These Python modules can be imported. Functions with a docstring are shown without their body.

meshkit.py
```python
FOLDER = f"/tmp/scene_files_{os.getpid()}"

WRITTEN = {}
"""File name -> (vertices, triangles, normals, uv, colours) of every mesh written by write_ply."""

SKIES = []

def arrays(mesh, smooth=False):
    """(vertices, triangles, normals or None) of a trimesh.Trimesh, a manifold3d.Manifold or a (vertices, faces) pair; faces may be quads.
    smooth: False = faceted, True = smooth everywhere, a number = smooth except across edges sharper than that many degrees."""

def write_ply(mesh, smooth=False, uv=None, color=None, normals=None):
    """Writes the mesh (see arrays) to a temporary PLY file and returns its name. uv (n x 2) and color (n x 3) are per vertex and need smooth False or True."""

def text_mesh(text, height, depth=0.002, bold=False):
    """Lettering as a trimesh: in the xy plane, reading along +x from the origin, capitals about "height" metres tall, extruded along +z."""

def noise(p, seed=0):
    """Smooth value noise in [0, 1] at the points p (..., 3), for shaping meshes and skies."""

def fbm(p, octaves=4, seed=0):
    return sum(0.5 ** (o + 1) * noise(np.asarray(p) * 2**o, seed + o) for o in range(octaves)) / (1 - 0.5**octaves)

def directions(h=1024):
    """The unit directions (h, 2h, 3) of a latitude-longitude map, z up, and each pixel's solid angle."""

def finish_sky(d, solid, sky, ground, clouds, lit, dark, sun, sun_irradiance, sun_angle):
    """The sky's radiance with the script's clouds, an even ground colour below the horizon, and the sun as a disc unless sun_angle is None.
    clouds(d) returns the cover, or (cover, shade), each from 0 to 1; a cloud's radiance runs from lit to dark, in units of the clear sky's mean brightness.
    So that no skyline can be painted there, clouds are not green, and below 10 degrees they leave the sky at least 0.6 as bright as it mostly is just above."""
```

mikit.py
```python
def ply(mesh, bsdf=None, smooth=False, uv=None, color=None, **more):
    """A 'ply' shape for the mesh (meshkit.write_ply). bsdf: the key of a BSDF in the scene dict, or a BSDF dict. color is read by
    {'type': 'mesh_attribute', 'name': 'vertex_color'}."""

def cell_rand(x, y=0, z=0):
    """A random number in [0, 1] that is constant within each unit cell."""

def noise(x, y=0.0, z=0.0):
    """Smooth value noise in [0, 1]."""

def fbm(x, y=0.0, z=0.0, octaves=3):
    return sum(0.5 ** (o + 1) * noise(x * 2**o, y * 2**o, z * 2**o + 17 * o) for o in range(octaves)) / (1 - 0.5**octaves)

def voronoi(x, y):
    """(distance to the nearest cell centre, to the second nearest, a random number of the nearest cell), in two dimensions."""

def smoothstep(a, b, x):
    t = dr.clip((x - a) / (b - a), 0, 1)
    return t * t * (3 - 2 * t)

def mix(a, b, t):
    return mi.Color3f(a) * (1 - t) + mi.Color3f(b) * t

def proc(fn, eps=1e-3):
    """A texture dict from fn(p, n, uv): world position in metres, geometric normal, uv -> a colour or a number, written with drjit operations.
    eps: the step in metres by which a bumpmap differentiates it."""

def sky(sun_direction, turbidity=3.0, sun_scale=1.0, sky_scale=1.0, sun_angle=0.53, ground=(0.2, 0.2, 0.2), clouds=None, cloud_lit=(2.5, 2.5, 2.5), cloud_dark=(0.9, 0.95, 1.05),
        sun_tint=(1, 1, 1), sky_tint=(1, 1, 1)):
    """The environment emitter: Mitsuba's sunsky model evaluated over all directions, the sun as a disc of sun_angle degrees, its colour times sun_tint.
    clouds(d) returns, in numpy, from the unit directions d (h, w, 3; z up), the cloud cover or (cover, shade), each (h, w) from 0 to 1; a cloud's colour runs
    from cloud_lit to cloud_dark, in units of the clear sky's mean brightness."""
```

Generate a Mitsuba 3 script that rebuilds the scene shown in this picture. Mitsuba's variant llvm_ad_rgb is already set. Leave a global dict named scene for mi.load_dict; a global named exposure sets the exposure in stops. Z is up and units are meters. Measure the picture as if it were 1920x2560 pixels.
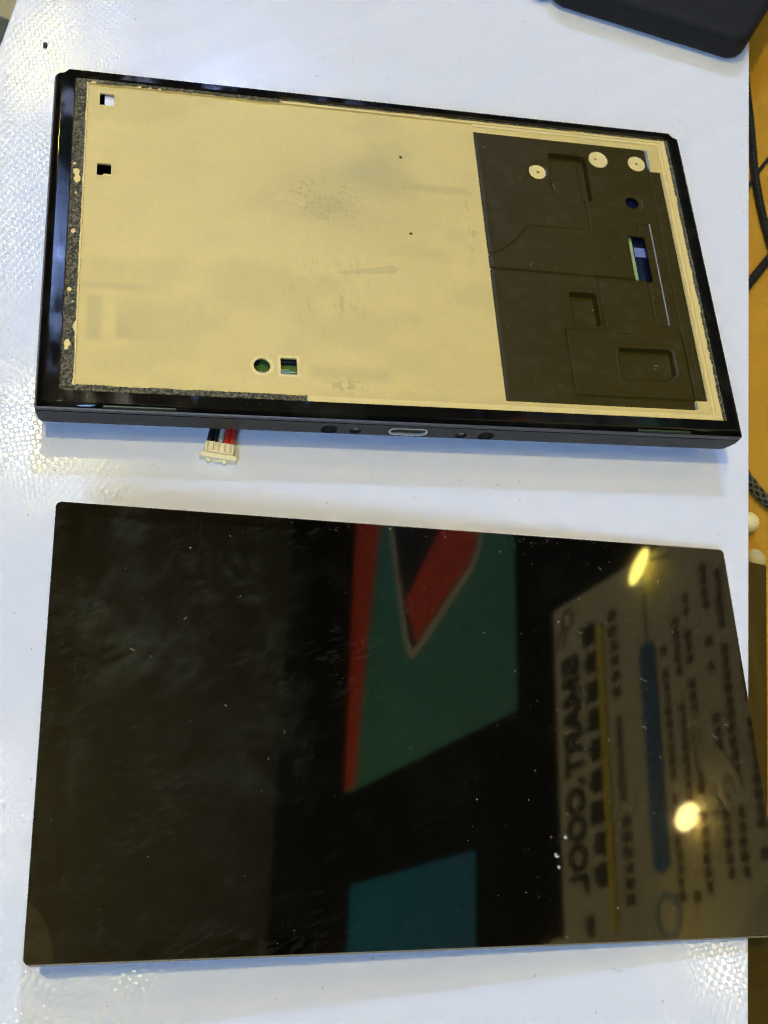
import math, random
import numpy as np, trimesh, drjit as dr, mitsuba as mi, mikit, meshkit
import manifold3d as m3
from shapely.geometry import Polygon, Point, box as sbox
from shapely import affinity
from mikit import noise, fbm, voronoi, smoothstep, mix, cell_rand, proc

T = mi.ScalarTransform4f
scene, labels = {}, {}
exposure = -0.05

# ---------------------------------------------------------------- camera
CW = np.array([-0.06165, -0.15438, 0.22619])
FWD = np.array([0.22425288, 0.36883108, -0.90203896])
DOWN = np.array([0.02551, -0.92751793, -0.37290715])
scene['camera'] = {'type': 'thinlens', 'fov': 2 * math.degrees(math.atan(960 / 2831.35)), 'fov_axis': 'x', 'near_clip': 0.01, 'far_clip': 30.0,
                   'aperture_radius': 0.0004, 'focus_distance': 0.243,
                   'to_world': T().look_at(CW.tolist(), (CW + FWD).tolist(), (-DOWN).tolist())}

# ---------------------------------------------------------------- lamps (a shop at night: several small ceiling lamps, one cool panel behind)
RHO = 0.8
def lamp_radiance(pos, area, n, rad):
    """Radiance a small lamp needs so that white matting at the origin shows `rad`."""
    d = np.array(pos, float); dist = np.linalg.norm(d)
    cl = 1.0 if n is None else max(0.05, float(-np.dot(d / dist, n)))
    return [float(r * math.pi / RHO * dist ** 2 / (area * (d[2] / dist) * cl)) for r in rad]

LAMPS = [  # name, position, radius, share of the light on the mat
    ('bulb_lamp', (-0.46, 0.17, 2.25), 0.030, (0.262, 0.214, 0.112)),
    ('bulb_lamp_001', (-0.055, -0.08, 0.9), 0.014, (0.040, 0.045, 0.016)),
    ('bulb_lamp_002', (-0.22, 0.80, 1.75), 0.024, (0.050, 0.046, 0.022)),
    ('bulb_lamp_003', (-0.26, 1.66, 1.75), 0.024, (0.026, 0.020, 0.003)),
    ('bulb_lamp_004', (0.63, -0.19, 1.05), 0.020, (0.022, 0.018, 0.007)),
]
BULB_SKY = ('daylight_lamp', (0.12, 1.72, 2.1), 0.085, (0.070, 0.105, 0.222))
PANEL_LIGHT = ('ceiling_panel_lamp', (-0.95, -1.45, 1.6), (0.45, 0.36), (0.112, 0.182, 0.345))

# ---------------------------------------------------------------- helpers
def key_for(name, parent=None):
    base = f'{parent}__{name}' if parent else name
    k, n = base, 0
    while k in scene or k in labels and k != base:
        n += 1; k = f'{base}_{n:03d}'
    return k

def obj(name, mesh, bsdf, parent=None, smooth=False, uv=None, xf=None, **more):
    k = key_for(name, parent)
    if isinstance(mesh, m3.Manifold):
        g = mesh.to_mesh(); mesh = trimesh.Trimesh(g.vert_properties[:, :3], g.tri_verts, process=False)
    v = np.array(mesh.vertices, float)
    f = np.array(mesh.faces)
    if xf is not None:
        v = xf(v); q = xf(np.array([[0, 0, 0], [1, 0, 0], [0, 1, 0], [0, 0, 1.0]]))
        if np.linalg.det(q[1:] - q[0]) < 0: f = f[:, ::-1]
    scene[k] = mikit.ply(trimesh.Trimesh(v, f, process=False), bsdf, smooth=smooth, uv=uv, **more)
    return k

def tag(k, label=None, cat=None, group=None, kind=None):
    d = labels.setdefault(k, {})
    if label: d['label'] = label
    if cat: d['category'] = cat
    if group: d['group'] = group
    if kind: d['kind'] = kind
    return k

def bxm(x0, x1, y0, y1, z0, z1):
    return m3.Manifold.cube([x1 - x0, y1 - y0, z1 - z0]).translate([x0, y0, z0])

def rbox(x0, x1, y0, y1, z0, z1, r, seg=16):
    s = m3.Manifold.sphere(r, seg)
    return m3.Manifold.batch_hull([s.translate([x, y, z]) for x in (x0 + r, x1 - r) for y in (y0 + r, y1 - r) for z in (z0 + r, z1 - r)])

def cyl(r, h, seg=40):
    return m3.Manifold.cylinder(h, r, r, seg)

def tri(m):
    g = m.to_mesh(); return trimesh.Trimesh(g.vert_properties[:, :3], g.tri_verts, process=False)

def cs(poly):
    pts = np.array(poly.exterior.coords)[:-1]
    out = m3.CrossSection([pts if poly.exterior.is_ccw else pts[::-1]])
    for h in poly.interiors:
        out = out - m3.CrossSection([np.array(h.coords)[:-1]], m3.FillRule.NonZero) if h.is_ccw else out - m3.CrossSection([np.array(h.coords)[:-1][::-1]])
    return out

def extr(poly, z0, z1):
    return m3.Manifold.extrude(cs(poly), z1 - z0).translate([0, 0, z0])

def tube(pts, r, sides=12, closed_ends=True):
    """A round tube through the points; r a number or one per point."""
    p = np.array(pts, float); n = len(p); r = np.broadcast_to(r, n)
    t = np.gradient(p, axis=0); t /= np.linalg.norm(t, axis=1, keepdims=True)
    a = np.cross(t[0], [0, 0, 1.0] if abs(t[0][2]) < 0.9 else [1.0, 0, 0]); a /= np.linalg.norm(a)
    V = []
    for i in range(n):
        a = a - t[i] * (a @ t[i]); a /= np.linalg.norm(a); b = np.cross(t[i], a)
        ang = np.arange(sides) * 2 * math.pi / sides
        V.append(p[i] + r[i] * (np.cos(ang)[:, None] * a + np.sin(ang)[:, None] * b))
    V = np.vstack(V); F = []
    for i in range(n - 1):
        for j in range(sides):
            k = (j + 1) % sides
            F += [[i * sides + j, i * sides + k, (i + 1) * sides + k], [i * sides + j, (i + 1) * sides + k, (i + 1) * sides + j]]
    if closed_ends:
        V = np.vstack([V, p[:1], p[-1:]]); c0, c1 = n * sides, n * sides + 1
        for j in range(sides):
            k = (j + 1) % sides
            F += [[c0, k, j], [c1, (n - 1) * sides + j, (n - 1) * sides + k]]
    return trimesh.Trimesh(V, F, process=False)

def spline(pts, n=40):
    from scipy.interpolate import CubicSpline
    p = np.array(pts, float); s = np.r_[0, np.cumsum(np.linalg.norm(np.diff(p, axis=0), axis=1))]
    return CubicSpline(s, p)(np.linspace(0, s[-1], n))

# signed distances, vectorised (negative inside)
def sd_box(x, y, x0, x1, y0, y1, r=0.0):
    dx, dy = np.abs(x - (x0 + x1) / 2) - (x1 - x0) / 2 + r, np.abs(y - (y0 + y1) / 2) - (y1 - y0) / 2 + r
    return np.hypot(np.maximum(dx, 0), np.maximum(dy, 0)) + np.minimum(np.maximum(dx, dy), 0) - r

def sd_circ(x, y, cx, cy, r): return np.hypot(x - cx, y - cy) - r

def sd_poly(x, y, pts):
    pts = np.array(pts, float); d = np.full(x.shape, 1e9); ins = np.zeros(x.shape, bool)
    for a, b in zip(pts, np.roll(pts, -1, 0)):
        e = b - a; wx, wy = x - a[0], y - a[1]
        t = np.clip((wx * e[0] + wy * e[1]) / (e @ e), 0, 1)
        d = np.minimum(d, np.hypot(wx - t * e[0], wy - t * e[1]))
        c = (a[1] > y) != (b[1] > y)
        with np.errstate(divide='ignore', invalid='ignore'):
            ins ^= c & (x < (b[0] - a[0]) * (y - a[1]) / (b[1] - a[1] + 1e-30) + a[0])
    return np.where(ins, -d, d)

def sstep(a, b, t):
    t = np.clip((t - a) / (b - a), 0, 1); return t * t * (3 - 2 * t)

def sheet(sdf, bounds, res, zf, zb):
    """A relief with a skirt: the grid cells inside sdf, its rim drawn onto the outline, height zf(x, y), sides down to zb."""
    x0, x1, y0, y1 = bounds
    nx, ny = int(round((x1 - x0) / res)) + 1, int(round((y1 - y0) / res)) + 1
    X, Y = np.meshgrid(np.linspace(x0, x1, nx), np.linspace(y0, y1, ny))
    cx, cy = (X[:-1, :-1] + X[1:, 1:]) / 2, (Y[:-1, :-1] + Y[1:, 1:]) / 2
    keep = sdf(cx, cy) < 0
    idx = np.arange(nx * ny).reshape(ny, nx)
    a, b, c, d = idx[:-1, :-1][keep], idx[:-1, 1:][keep], idx[1:, 1:][keep], idx[1:, :-1][keep]
    F = np.vstack([np.stack([a, b, c], 1), np.stack([a, c, d], 1)])
    x, y = X.ravel().copy(), Y.ravel().copy()
    quads = np.stack([a, b, c, d], 1)
    E = np.vstack([quads[:, [0, 1]], quads[:, [1, 2]], quads[:, [2, 3]], quads[:, [3, 0]]])
    code = np.minimum(E[:, 0], E[:, 1]) * (nx * ny) + np.maximum(E[:, 0], E[:, 1])
    u, inv, cnt = np.unique(code, return_inverse=True, return_counts=True)
    B = E[cnt[inv] == 1]
    bv = np.unique(B)
    for _ in range(2):
        h = 0.02
        s = sdf(x[bv], y[bv]); gx = (sdf(x[bv] + h, y[bv]) - sdf(x[bv] - h, y[bv])) / (2 * h); gy = (sdf(x[bv], y[bv] + h) - sdf(x[bv], y[bv] - h)) / (2 * h)
        g2 = np.maximum(gx ** 2 + gy ** 2, 0.25); st = np.clip(s, -res, res)
        x[bv] -= st * gx / g2; y[bv] -= st * gy / g2
    used = np.unique(F); rm = np.full(nx * ny, -1); rm[used] = np.arange(len(used))
    z = zf(x[used], y[used])
    V = np.stack([x[used], y[used], z], 1); F = rm[F]; B = rm[B]
    nb = len(V); skb = {}
    bvv = np.unique(B); m = np.full(nb, -1); m[bvv] = np.arange(len(bvv))
    top = V[bvv].copy(); bot = V[bvv].copy(); bot[:, 2] = zb
    V2 = np.vstack([V, top, bot]); t0, b0 = nb, nb + len(bvv)
    i, j = m[B[:, 0]], m[B[:, 1]]
    S = np.vstack([np.stack([t0 + i, b0 + i, b0 + j], 1), np.stack([t0 + i, b0 + j, t0 + j], 1)])
    mesh = trimesh.Trimesh(V2, np.vstack([F, S]), process=False)
    return mesh, V2[:, :2] * 1e-3

# frames: the device body (its front plane is tilted a little on the wires below it) and the panel; millimetres in, metres out
RW = np.array([[0.9999984785, 5.7629538868e-05, -0.0017434449], [0.0, 0.9994541314, 0.0330369375], [0.0017443971, -0.0330368873, 0.9994526108]])
OZ = np.array([0, 0, -0.01115606])
def dev(v): return (np.asarray(v) * 1e-3 - OZ) @ RW.T
PC = np.array([[-0.0745208, -0.0668764, 0.0134572], [0.0749947, -0.0698864, 0.001793], [0.0733506, -0.154268, 0.0024939], [-0.0761649, -0.1512579, 0.014158]])
PO = PC.mean(0); PX = PC[1] - PC[0]; PX /= np.linalg.norm(PX); PN = np.cross(PX, PC[0] - PC[3]); PN /= np.linalg.norm(PN); PY = np.cross(PN, PX)
def pan(v): v = np.asarray(v) * 1e-3; return PO + v[:, :1] * PX + v[:, 1:2] * PY + v[:, 2:] * PN
def mm(v): return np.asarray(v) * 1e-3

# ---------------------------------------------------------------- materials
def col(*c): return {'type': 'rgb', 'value': [float(x) for x in c]}
def plain(name, c, rough=0.5, spec=0.5, metallic=0.0, **more):
    scene[name] = {'type': 'twosided', 'bsdf': {'type': 'principled', 'base_color': c if isinstance(c, dict) else col(*c), 'roughness': rough, 'specular': spec, 'metallic': metallic, **more}}
    return name
def bumped(name, inner, fn, eps, scale=1.0):
    scene[name] = {'type': 'twosided', 'bsdf': {'type': 'bumpmap', 'arbitrary': proc(fn, eps), 'scale': scale, 'bsdf': inner}}
    return name

# white coated fabric: embossed lattice of small pillows, uneven and worn flat in places
MA = math.radians(-11.3)
def mat_xy(p):
    x, y = p.x * math.cos(MA) - p.y * math.sin(MA), p.x * math.sin(MA) + p.y * math.cos(MA)
    return x, y
def mat_height(p, n, uv):
    x, y = mat_xy(p)
    x = x + 0.00030 * (noise(p.x * 500, p.y * 500, 1) - 0.5) + 0.0009 * (noise(p.x * 90, p.y * 90, 7) - 0.5)
    y = y + 0.00030 * (noise(p.x * 500, p.y * 500, 4) - 0.5) + 0.0009 * (noise(p.x * 90, p.y * 90, 11) - 0.5)
    c = dr.cos(x * (2 * math.pi / 0.0019)) * dr.cos(y * (2 * math.pi / 0.0021))
    cell = smoothstep(-0.3, 0.85, c + 0.5 * (noise(p.x * 420, p.y * 420, 3) - 0.5))
    wear = smoothstep(-0.108, -0.045, p.x + 0.04 * (fbm(p.x * 30, p.y * 30, 3, 2) - 0.5))
    wear = wear * (1 - smoothstep(0.042, 0.062, p.x + 0.016 * (fbm(p.x * 60, p.y * 60, 9, 2) - 0.5)) * smoothstep(-0.135, -0.150, p.y))
    amp = 6.2e-5 * (1 - 0.90 * wear)
    wave = 2.8e-4 * (fbm(p.x * 40, p.y * 40, 5, 2) - 0.5)
    return amp * cell + wave
def mat_color(p, n, uv):
    g = fbm(p.x * 55, p.y * 55, 1.5, 3)
    x, y = mat_xy(p)
    streak = smoothstep(0.62, 0.75, fbm((x * 0.94 + y * 0.34) * 18, (y * 0.94 - x * 0.34) * 300, 4, 2)) * smoothstep(0.03, 0.06, p.y)
    d1, d2, r = voronoi(p.x * 160, p.y * 160)
    speck = smoothstep(0.045, 0.02, d1) * smoothstep(0.9, 0.93, r)
    c = mix((0.785, 0.79, 0.80), (0.81, 0.81, 0.805), g)
    c = mix(c, (0.86, 0.865, 0.87), streak * 0.22)
    return mix(c, (0.42, 0.40, 0.38), speck * 0.75)
bumped('m_mat', {'type': 'principled', 'base_color': proc(mat_color), 'roughness': 0.125, 'specular': 0.36}, mat_height, 6e-5)
plain('m_underlay', (0.6, 0.58, 0.54), 0.8)

def wood_color(p, n, uv):
    g = fbm(p.x * 14, p.y * 190, 0, 4); l = fbm(p.x * 5, p.y * 12, 3, 2)
    return mix(mix((0.44, 0.215, 0.016), (0.54, 0.285, 0.026), g), (0.40, 0.18, 0.022), smoothstep(0.5, 0.8, l) * 0.5)
plain('m_wood', proc(wood_color), 0.45, 0.12)

# gold chromate plate: smudges, rubbed dark fields, a dried drip, an L-shaped stain (uv = device x, y in metres)
def plate_color(p, n, uv):
    x, y = uv.x * 1000, uv.y * 1000
    base = mix((0.735, 0.56, 0.172), (0.685, 0.515, 0.16), fbm(x * 0.06, y * 0.1, 2, 3))
    cloud = smoothstep(0.45, 0.72, fbm(x * 0.055 + 3, y * 0.085 + 1, 6, 4))
    mid = dr.exp(-dr.square((x + 10) / 34) - dr.square((y - 12) / 22))
    base = mix(base, (0.50, 0.39, 0.125), cloud * (0.22 + 0.35 * mid))
    shade = dr.exp(-dr.square((x + 14) / 26) - dr.square((y - 15) / 15)) * (0.45 + 0.9 * (fbm(x * 0.09, y * 0.16, 31, 4) - 0.3))
    base = mix(base, (0.47, 0.37, 0.125), dr.clip(shade, 0, 1) * 0.55)
    base = mix(base, (0.44, 0.36, 0.14), dr.exp(-dr.square((x + 7) / 8) - dr.square((y - 23) / 4)) * 0.35)
    grain = noise(x * 2.4, y * 2.4, 41) * 0.6 + noise(x * 4.1, y * 1.3, 43) * 0.4
    base = mix(base, (0.52, 0.39, 0.11), smoothstep(0.55, 0.85, grain) * 0.12)
    base = mix(base, (0.86, 0.67, 0.22), smoothstep(0.5, 0.15, grain) * 0.09)
    d = dr.exp(-dr.square((x + 17) / 10) - dr.square((y - 13.5) / 6))
    pep = smoothstep(0.66, 0.80, noise(x * 2.3, y * 2.3, 1)) * smoothstep(0.08, 0.6, d + 0.25 * (fbm(x * 0.7, y * 0.7, 4, 2) - 0.5))
    base = mix(base, (0.40, 0.30, 0.085), pep * 0.45)
    d2 = dr.exp(-dr.square((x + 17) / 11) - dr.square((y + 12) / 14)) + dr.exp(-dr.square((x - 18) / 3) - dr.square((y - 8) / 14))
    scr = smoothstep(0.60, 0.85, 0.6 * noise(x * 3.0 + 0.25 * y, y * 0.42, 9) + 0.4 * fbm(x * 0.5, y * 0.4, 3, 2)) * smoothstep(0.2, 1.0, d2)
    base = mix(base, (0.45, 0.345, 0.10), scr * 0.5)
    # dried drip
    t = dr.clip((x + 14.5) / 13.2, 0, 1)
    dist = dr.abs(y - (-7.1 + 2.0 * t)) / (0.25 + 0.85 * t) + dr.maximum(0, dr.maximum(-14.5 - x, x + 1.6)) * 1.2
    dist = dist + 0.25 * (noise(x * 1.4, y * 1.4, 3) - 0.5)
    base = mix(base, (0.52, 0.40, 0.12), smoothstep(1.02, 0.8, dist) * 0.45)
    base = mix(base, (0.46, 0.35, 0.12), smoothstep(0.22, 0.0, dr.abs(dist - 0.95)) * 0.4)
    # L-shaped stain and darker pad beside it
    def bx(x0, x1, y0, y1, s): return smoothstep(0, s, x - x0) * smoothstep(0, s, x1 - x) * smoothstep(0, s, y - y0) * smoothstep(0, s, y1 - y)
    base = mix(base, (0.50, 0.40, 0.14), bx(-71.4, -66.2, -29.9, -16.7, 1.9) * 0.5)
    base = mix(base, (0.50, 0.40, 0.135), smoothstep(0, 1.2, x + 64.8) * smoothstep(-28.8, -27.6, y) * dr.exp(-dr.square((x + 64.2) / 7.5)) * dr.exp(-dr.square((y + 26) / 7)) * 0.55)
    base = mix(base, (0.54, 0.42, 0.14), smoothstep(9, 0, x + 62) * smoothstep(-14.0, -14.6, y) * smoothstep(-16.5, -15, y) * 0.45)
    # second, long smear in the upper right field
    base = mix(base, (0.50, 0.39, 0.12), bx(1.2, 20.5, 17.6, 21.6, 1.9) * 0.42 * (0.5 + fbm(x * 0.3, y * 0.3, 4, 2)))
    base = mix(base, (0.46, 0.38, 0.135), dr.exp(-dr.square((x + 6) / 6) - dr.square((y - 22) / 5)) * 0.28)
    # grime along the near edge and the frame
    base = mix(base, (0.50, 0.38, 0.14), smoothstep(-36.5, -41, y) * 0.35 * fbm(x * 0.4, y * 0.8, 2, 3))
    base = mix(base, (0.49, 0.39, 0.125), bx(-24, -3, -37.0, -31.0, 2.9) * 0.36)
    m = smoothstep(0.5, 0.7, noise(x * 1.7, y * 1.7, 8)) * dr.exp(-dr.square((x + 14.5) / 3.6) - dr.square((y + 37.2) / 1.9))
    return mix(base, (0.42, 0.33, 0.12), m * 0.6)
def plate_h(p, n, uv):
    x, y = uv.x * 1000, uv.y * 1000
    return 6e-6 * fbm(x * 1.9, y * 0.8, 2, 3) + 4e-6 * noise(x * 5, y * 5, 3)
bumped('m_plate', {'type': 'principled', 'base_color': proc(plate_color), 'roughness': 0.52, 'specular': 0.4, 'metallic': 0.12}, plate_h, 8e-5)
plain('m_cream', (0.80, 0.62, 0.22), 0.5, 0.4, 0.1)

def film_color(p, n, uv):
    x, y = uv.x * 1000, uv.y * 1000
    c = mix((0.037, 0.0265, 0.003), (0.046, 0.034, 0.006), fbm(x * 0.05, y * 0.06, 1, 3))
    return mix(c, (0.055, 0.043, 0.015), smoothstep(0.5, 0.8, fbm(x * 0.3, y * 0.4, 5, 3)) * 0.45)
def film_h(p, n, uv):
    return 2.5e-6 * noise(uv.x * 6000, uv.y * 6000, 1)
bumped('m_film', {'type': 'principled', 'base_color': proc(film_color), 'roughness': 0.36, 'specular': 0.11}, film_h, 5e-5)

def gloss_color(p, n, uv):
    g = smoothstep(0.5, 0.78, fbm(p.x * 160, p.y * 160, p.z * 160, 3))
    return mix((0.004, 0.0037, 0.003), (0.02, 0.018, 0.012), g * 0.5)
def gloss_rough(p, n, uv):
    return 0.05 + 0.13 * smoothstep(0.45, 0.75, fbm(p.x * 210, p.y * 120, p.z * 210, 3))
plain('m_gloss', proc(gloss_color), proc(gloss_rough), 0.5)
plain('m_shell', (0.0155, 0.0165, 0.0175), 0.46, 0.4)
plain('m_ledge', (0.05, 0.052, 0.052), 0.4, 0.5)
plain('m_black', (0.006, 0.006, 0.006), 0.4, 0.4)
plain('m_dark', (0.012, 0.012, 0.012), 0.6, 0.3)

def glue_color(p, n, uv):
    x, y = uv.x * 1000, uv.y * 1000
    a, b = noise(x * 3.2, y * 3.2, 1), fbm(x * 0.5, y * 0.25, 3, 2)
    c = mix((0.045, 0.038, 0.018), (0.17, 0.155, 0.09), smoothstep(0.35, 0.8, a))
    c = mix(c, (0.27, 0.25, 0.16), smoothstep(0.45, 0.75, b) * smoothstep(20, 36, y) * smoothstep(-60, -74, x) * 0.85)
    return mix(c, (0.5, 0.45, 0.3), smoothstep(0.8, 0.92, noise(x * 4.7, y * 4.7, 7)) * 0.5)
plain('m_glue', proc(glue_color), 0.7, 0.3)

def screen_color(p, n, uv):
    x, y = uv.x * 1000, uv.y * 1000
    act = smoothstep(0, 0.15, x + 69.6) * smoothstep(0, 0.15, 73.2 - x) * smoothstep(0, 0.15, y + 39.3) * smoothstep(0, 0.15, 39.6 - y)
    c = mix((0.0012, 0.0008, 0.0004), (0.0009, 0.0009, 0.0006), act)
    left = smoothstep(-22, -30, x)
    wx, wy = x + 10 * (fbm(x * 0.07, y * 0.07, 12, 3) - 0.5), y + 10 * (fbm(x * 0.07, y * 0.07, 15, 3) - 0.5)
    s = smoothstep(0.28, 0.80, 0.6 * fbm(wx * 0.10, wy * 0.09, 1, 5) + 0.4 * fbm(wx * 0.28 + 0.1 * wy, wy * 0.5 - 0.2 * wx, 4, 4))
    rub = smoothstep(0.55, 0.75, fbm(wx * 0.05, wy * 0.08, 25, 3))
    s = s * s * (0.7 + 0.9 * rub)
    rx, ry = x * 0.94 + y * 0.34, y * 0.94 - x * 0.34
    w = smoothstep(0.56, 0.80, 0.55 * noise(rx * 0.35, ry * 1.7, 5) + 0.45 * noise(rx * 0.8, ry * 3.1, 6)) * smoothstep(0.46, 0.66, fbm(x * 0.07, y * 0.07, 8, 3)) * smoothstep(10, -15, x)
    qx, qy = x * 0.3 + y * 0.95, y * 0.3 - x * 0.95
    w = w + 0.5 * smoothstep(0.60, 0.82, 0.5 * noise(qx * 0.22, qy * 1.3, 15) + 0.5 * noise(qx * 0.5, qy * 2.6, 16)) * smoothstep(0.48, 0.7, fbm(x * 0.06, y * 0.06, 38, 3)) * smoothstep(0, -20, x)
    act_refl = act * left
    c = c + mi.Color3f(0.0016, 0.0018, 0.0012) * act_refl  # ceiling reflection painted into the left of the active area
    c = c + mi.Color3f(0.0135, 0.0146, 0.0098) * s * (0.12 + 0.58 * left + 0.30 * act_refl) + mi.Color3f(0.0075, 0.0077, 0.0058) * w
    corner = smoothstep(1.03, 0.97, dr.sqrt(dr.square((x + 77) / 7.2) + dr.square((y + 44.5) / 13.0)))
    return mix(c, mi.Color3f(0.024, 0.018, 0.006) * (0.5 + fbm(x * 0.8, y * 0.8, 3, 3)), corner * 0.8)
def screen_rough(p, n, uv):
    x, y = uv.x * 1000, uv.y * 1000
    g = dr.exp(-dr.square((x - 65.5) / 6.0) - dr.square((y + 6.0) / 9.0))
    return 0.02 + 0.20 * g * smoothstep(0.45, 0.7, fbm((x + 0.5 * y) * 0.5, (y - 0.5 * x) * 0.15, 3, 2))
plain('m_screen', proc(screen_color), proc(screen_rough), 0.72)
plain('m_edge', (0.30, 0.27, 0.18), 0.35)
plain('m_dust', (0.62, 0.60, 0.45), 0.8, 0.3)
plain('m_darkdust', (0.10, 0.09, 0.085), 0.8, 0.2)

plain('m_steel', (0.70, 0.66, 0.52), 0.35, 0.6, 0.45)
plain('m_pcb', (0.075, 0.16, 0.028), 0.35, 0.5)
plain('m_pcb_light', (0.28, 0.38, 0.14), 0.4, 0.5)
plain('m_gold', (0.85, 0.55, 0.2), 0.3, 0.5, 0.8)
plain('m_lens', (0.004, 0.006, 0.02), 0.12, 0.6)
plain('m_white', (0.75, 0.75, 0.78), 0.5)
plain('m_grey', (0.25, 0.25, 0.22), 0.45)
plain('m_conn', (0.92, 0.80, 0.46), 0.4, 0.5)
plain('m_red', (0.60, 0.03, 0.015), 0.35, 0.5)
plain('m_wire_black', (0.012, 0.013, 0.012), 0.35, 0.5)
plain('m_wire_white', (0.46, 0.46, 0.35), 0.4, 0.5)

def case_h(p, n, uv): return 4e-6 * noise(p.x * 4000, p.y * 4000, p.z * 4000)
bumped('m_case', {'type': 'principled', 'base_color': col(0.012, 0.0125, 0.0125), 'roughness': 0.62, 'specular': 0.22}, case_h, 1e-4)
def board_color(p, n, uv):
    return mix((0.045, 0.026, 0.002), (0.075, 0.046, 0.006), fbm(p.x * 260, p.y * 26, 1, 3))
plain('m_board', proc(board_color), 0.5, 0.1)
plain('m_tan', (0.34, 0.25, 0.11), 0.7)
plain('m_olive', (0.36, 0.30, 0.13), 0.6)
plain('m_ivory', (0.80, 0.66, 0.27), 0.45, 0.5)
plain('m_ivory_dull', (0.55, 0.46, 0.20), 0.6)
def cable_color(p, n, uv):
    a = dr.sin(uv.x * 2 * math.pi * 0.5 + uv.y * 2 * math.pi * 3) * dr.sin(uv.x * 2 * math.pi * 0.5 - uv.y * 2 * math.pi * 3)
    return mix((0.008, 0.008, 0.005), (0.11, 0.09, 0.035), smoothstep(0.2, 0.8, a))
plain('m_cable', (0.006, 0.006, 0.004), 0.5, 0.2)
plain('m_braid', (0.020, 0.018, 0.010), 0.6, 0.2)
plain('m_braid_tan', (0.10, 0.085, 0.035), 0.6, 0.2)

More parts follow.
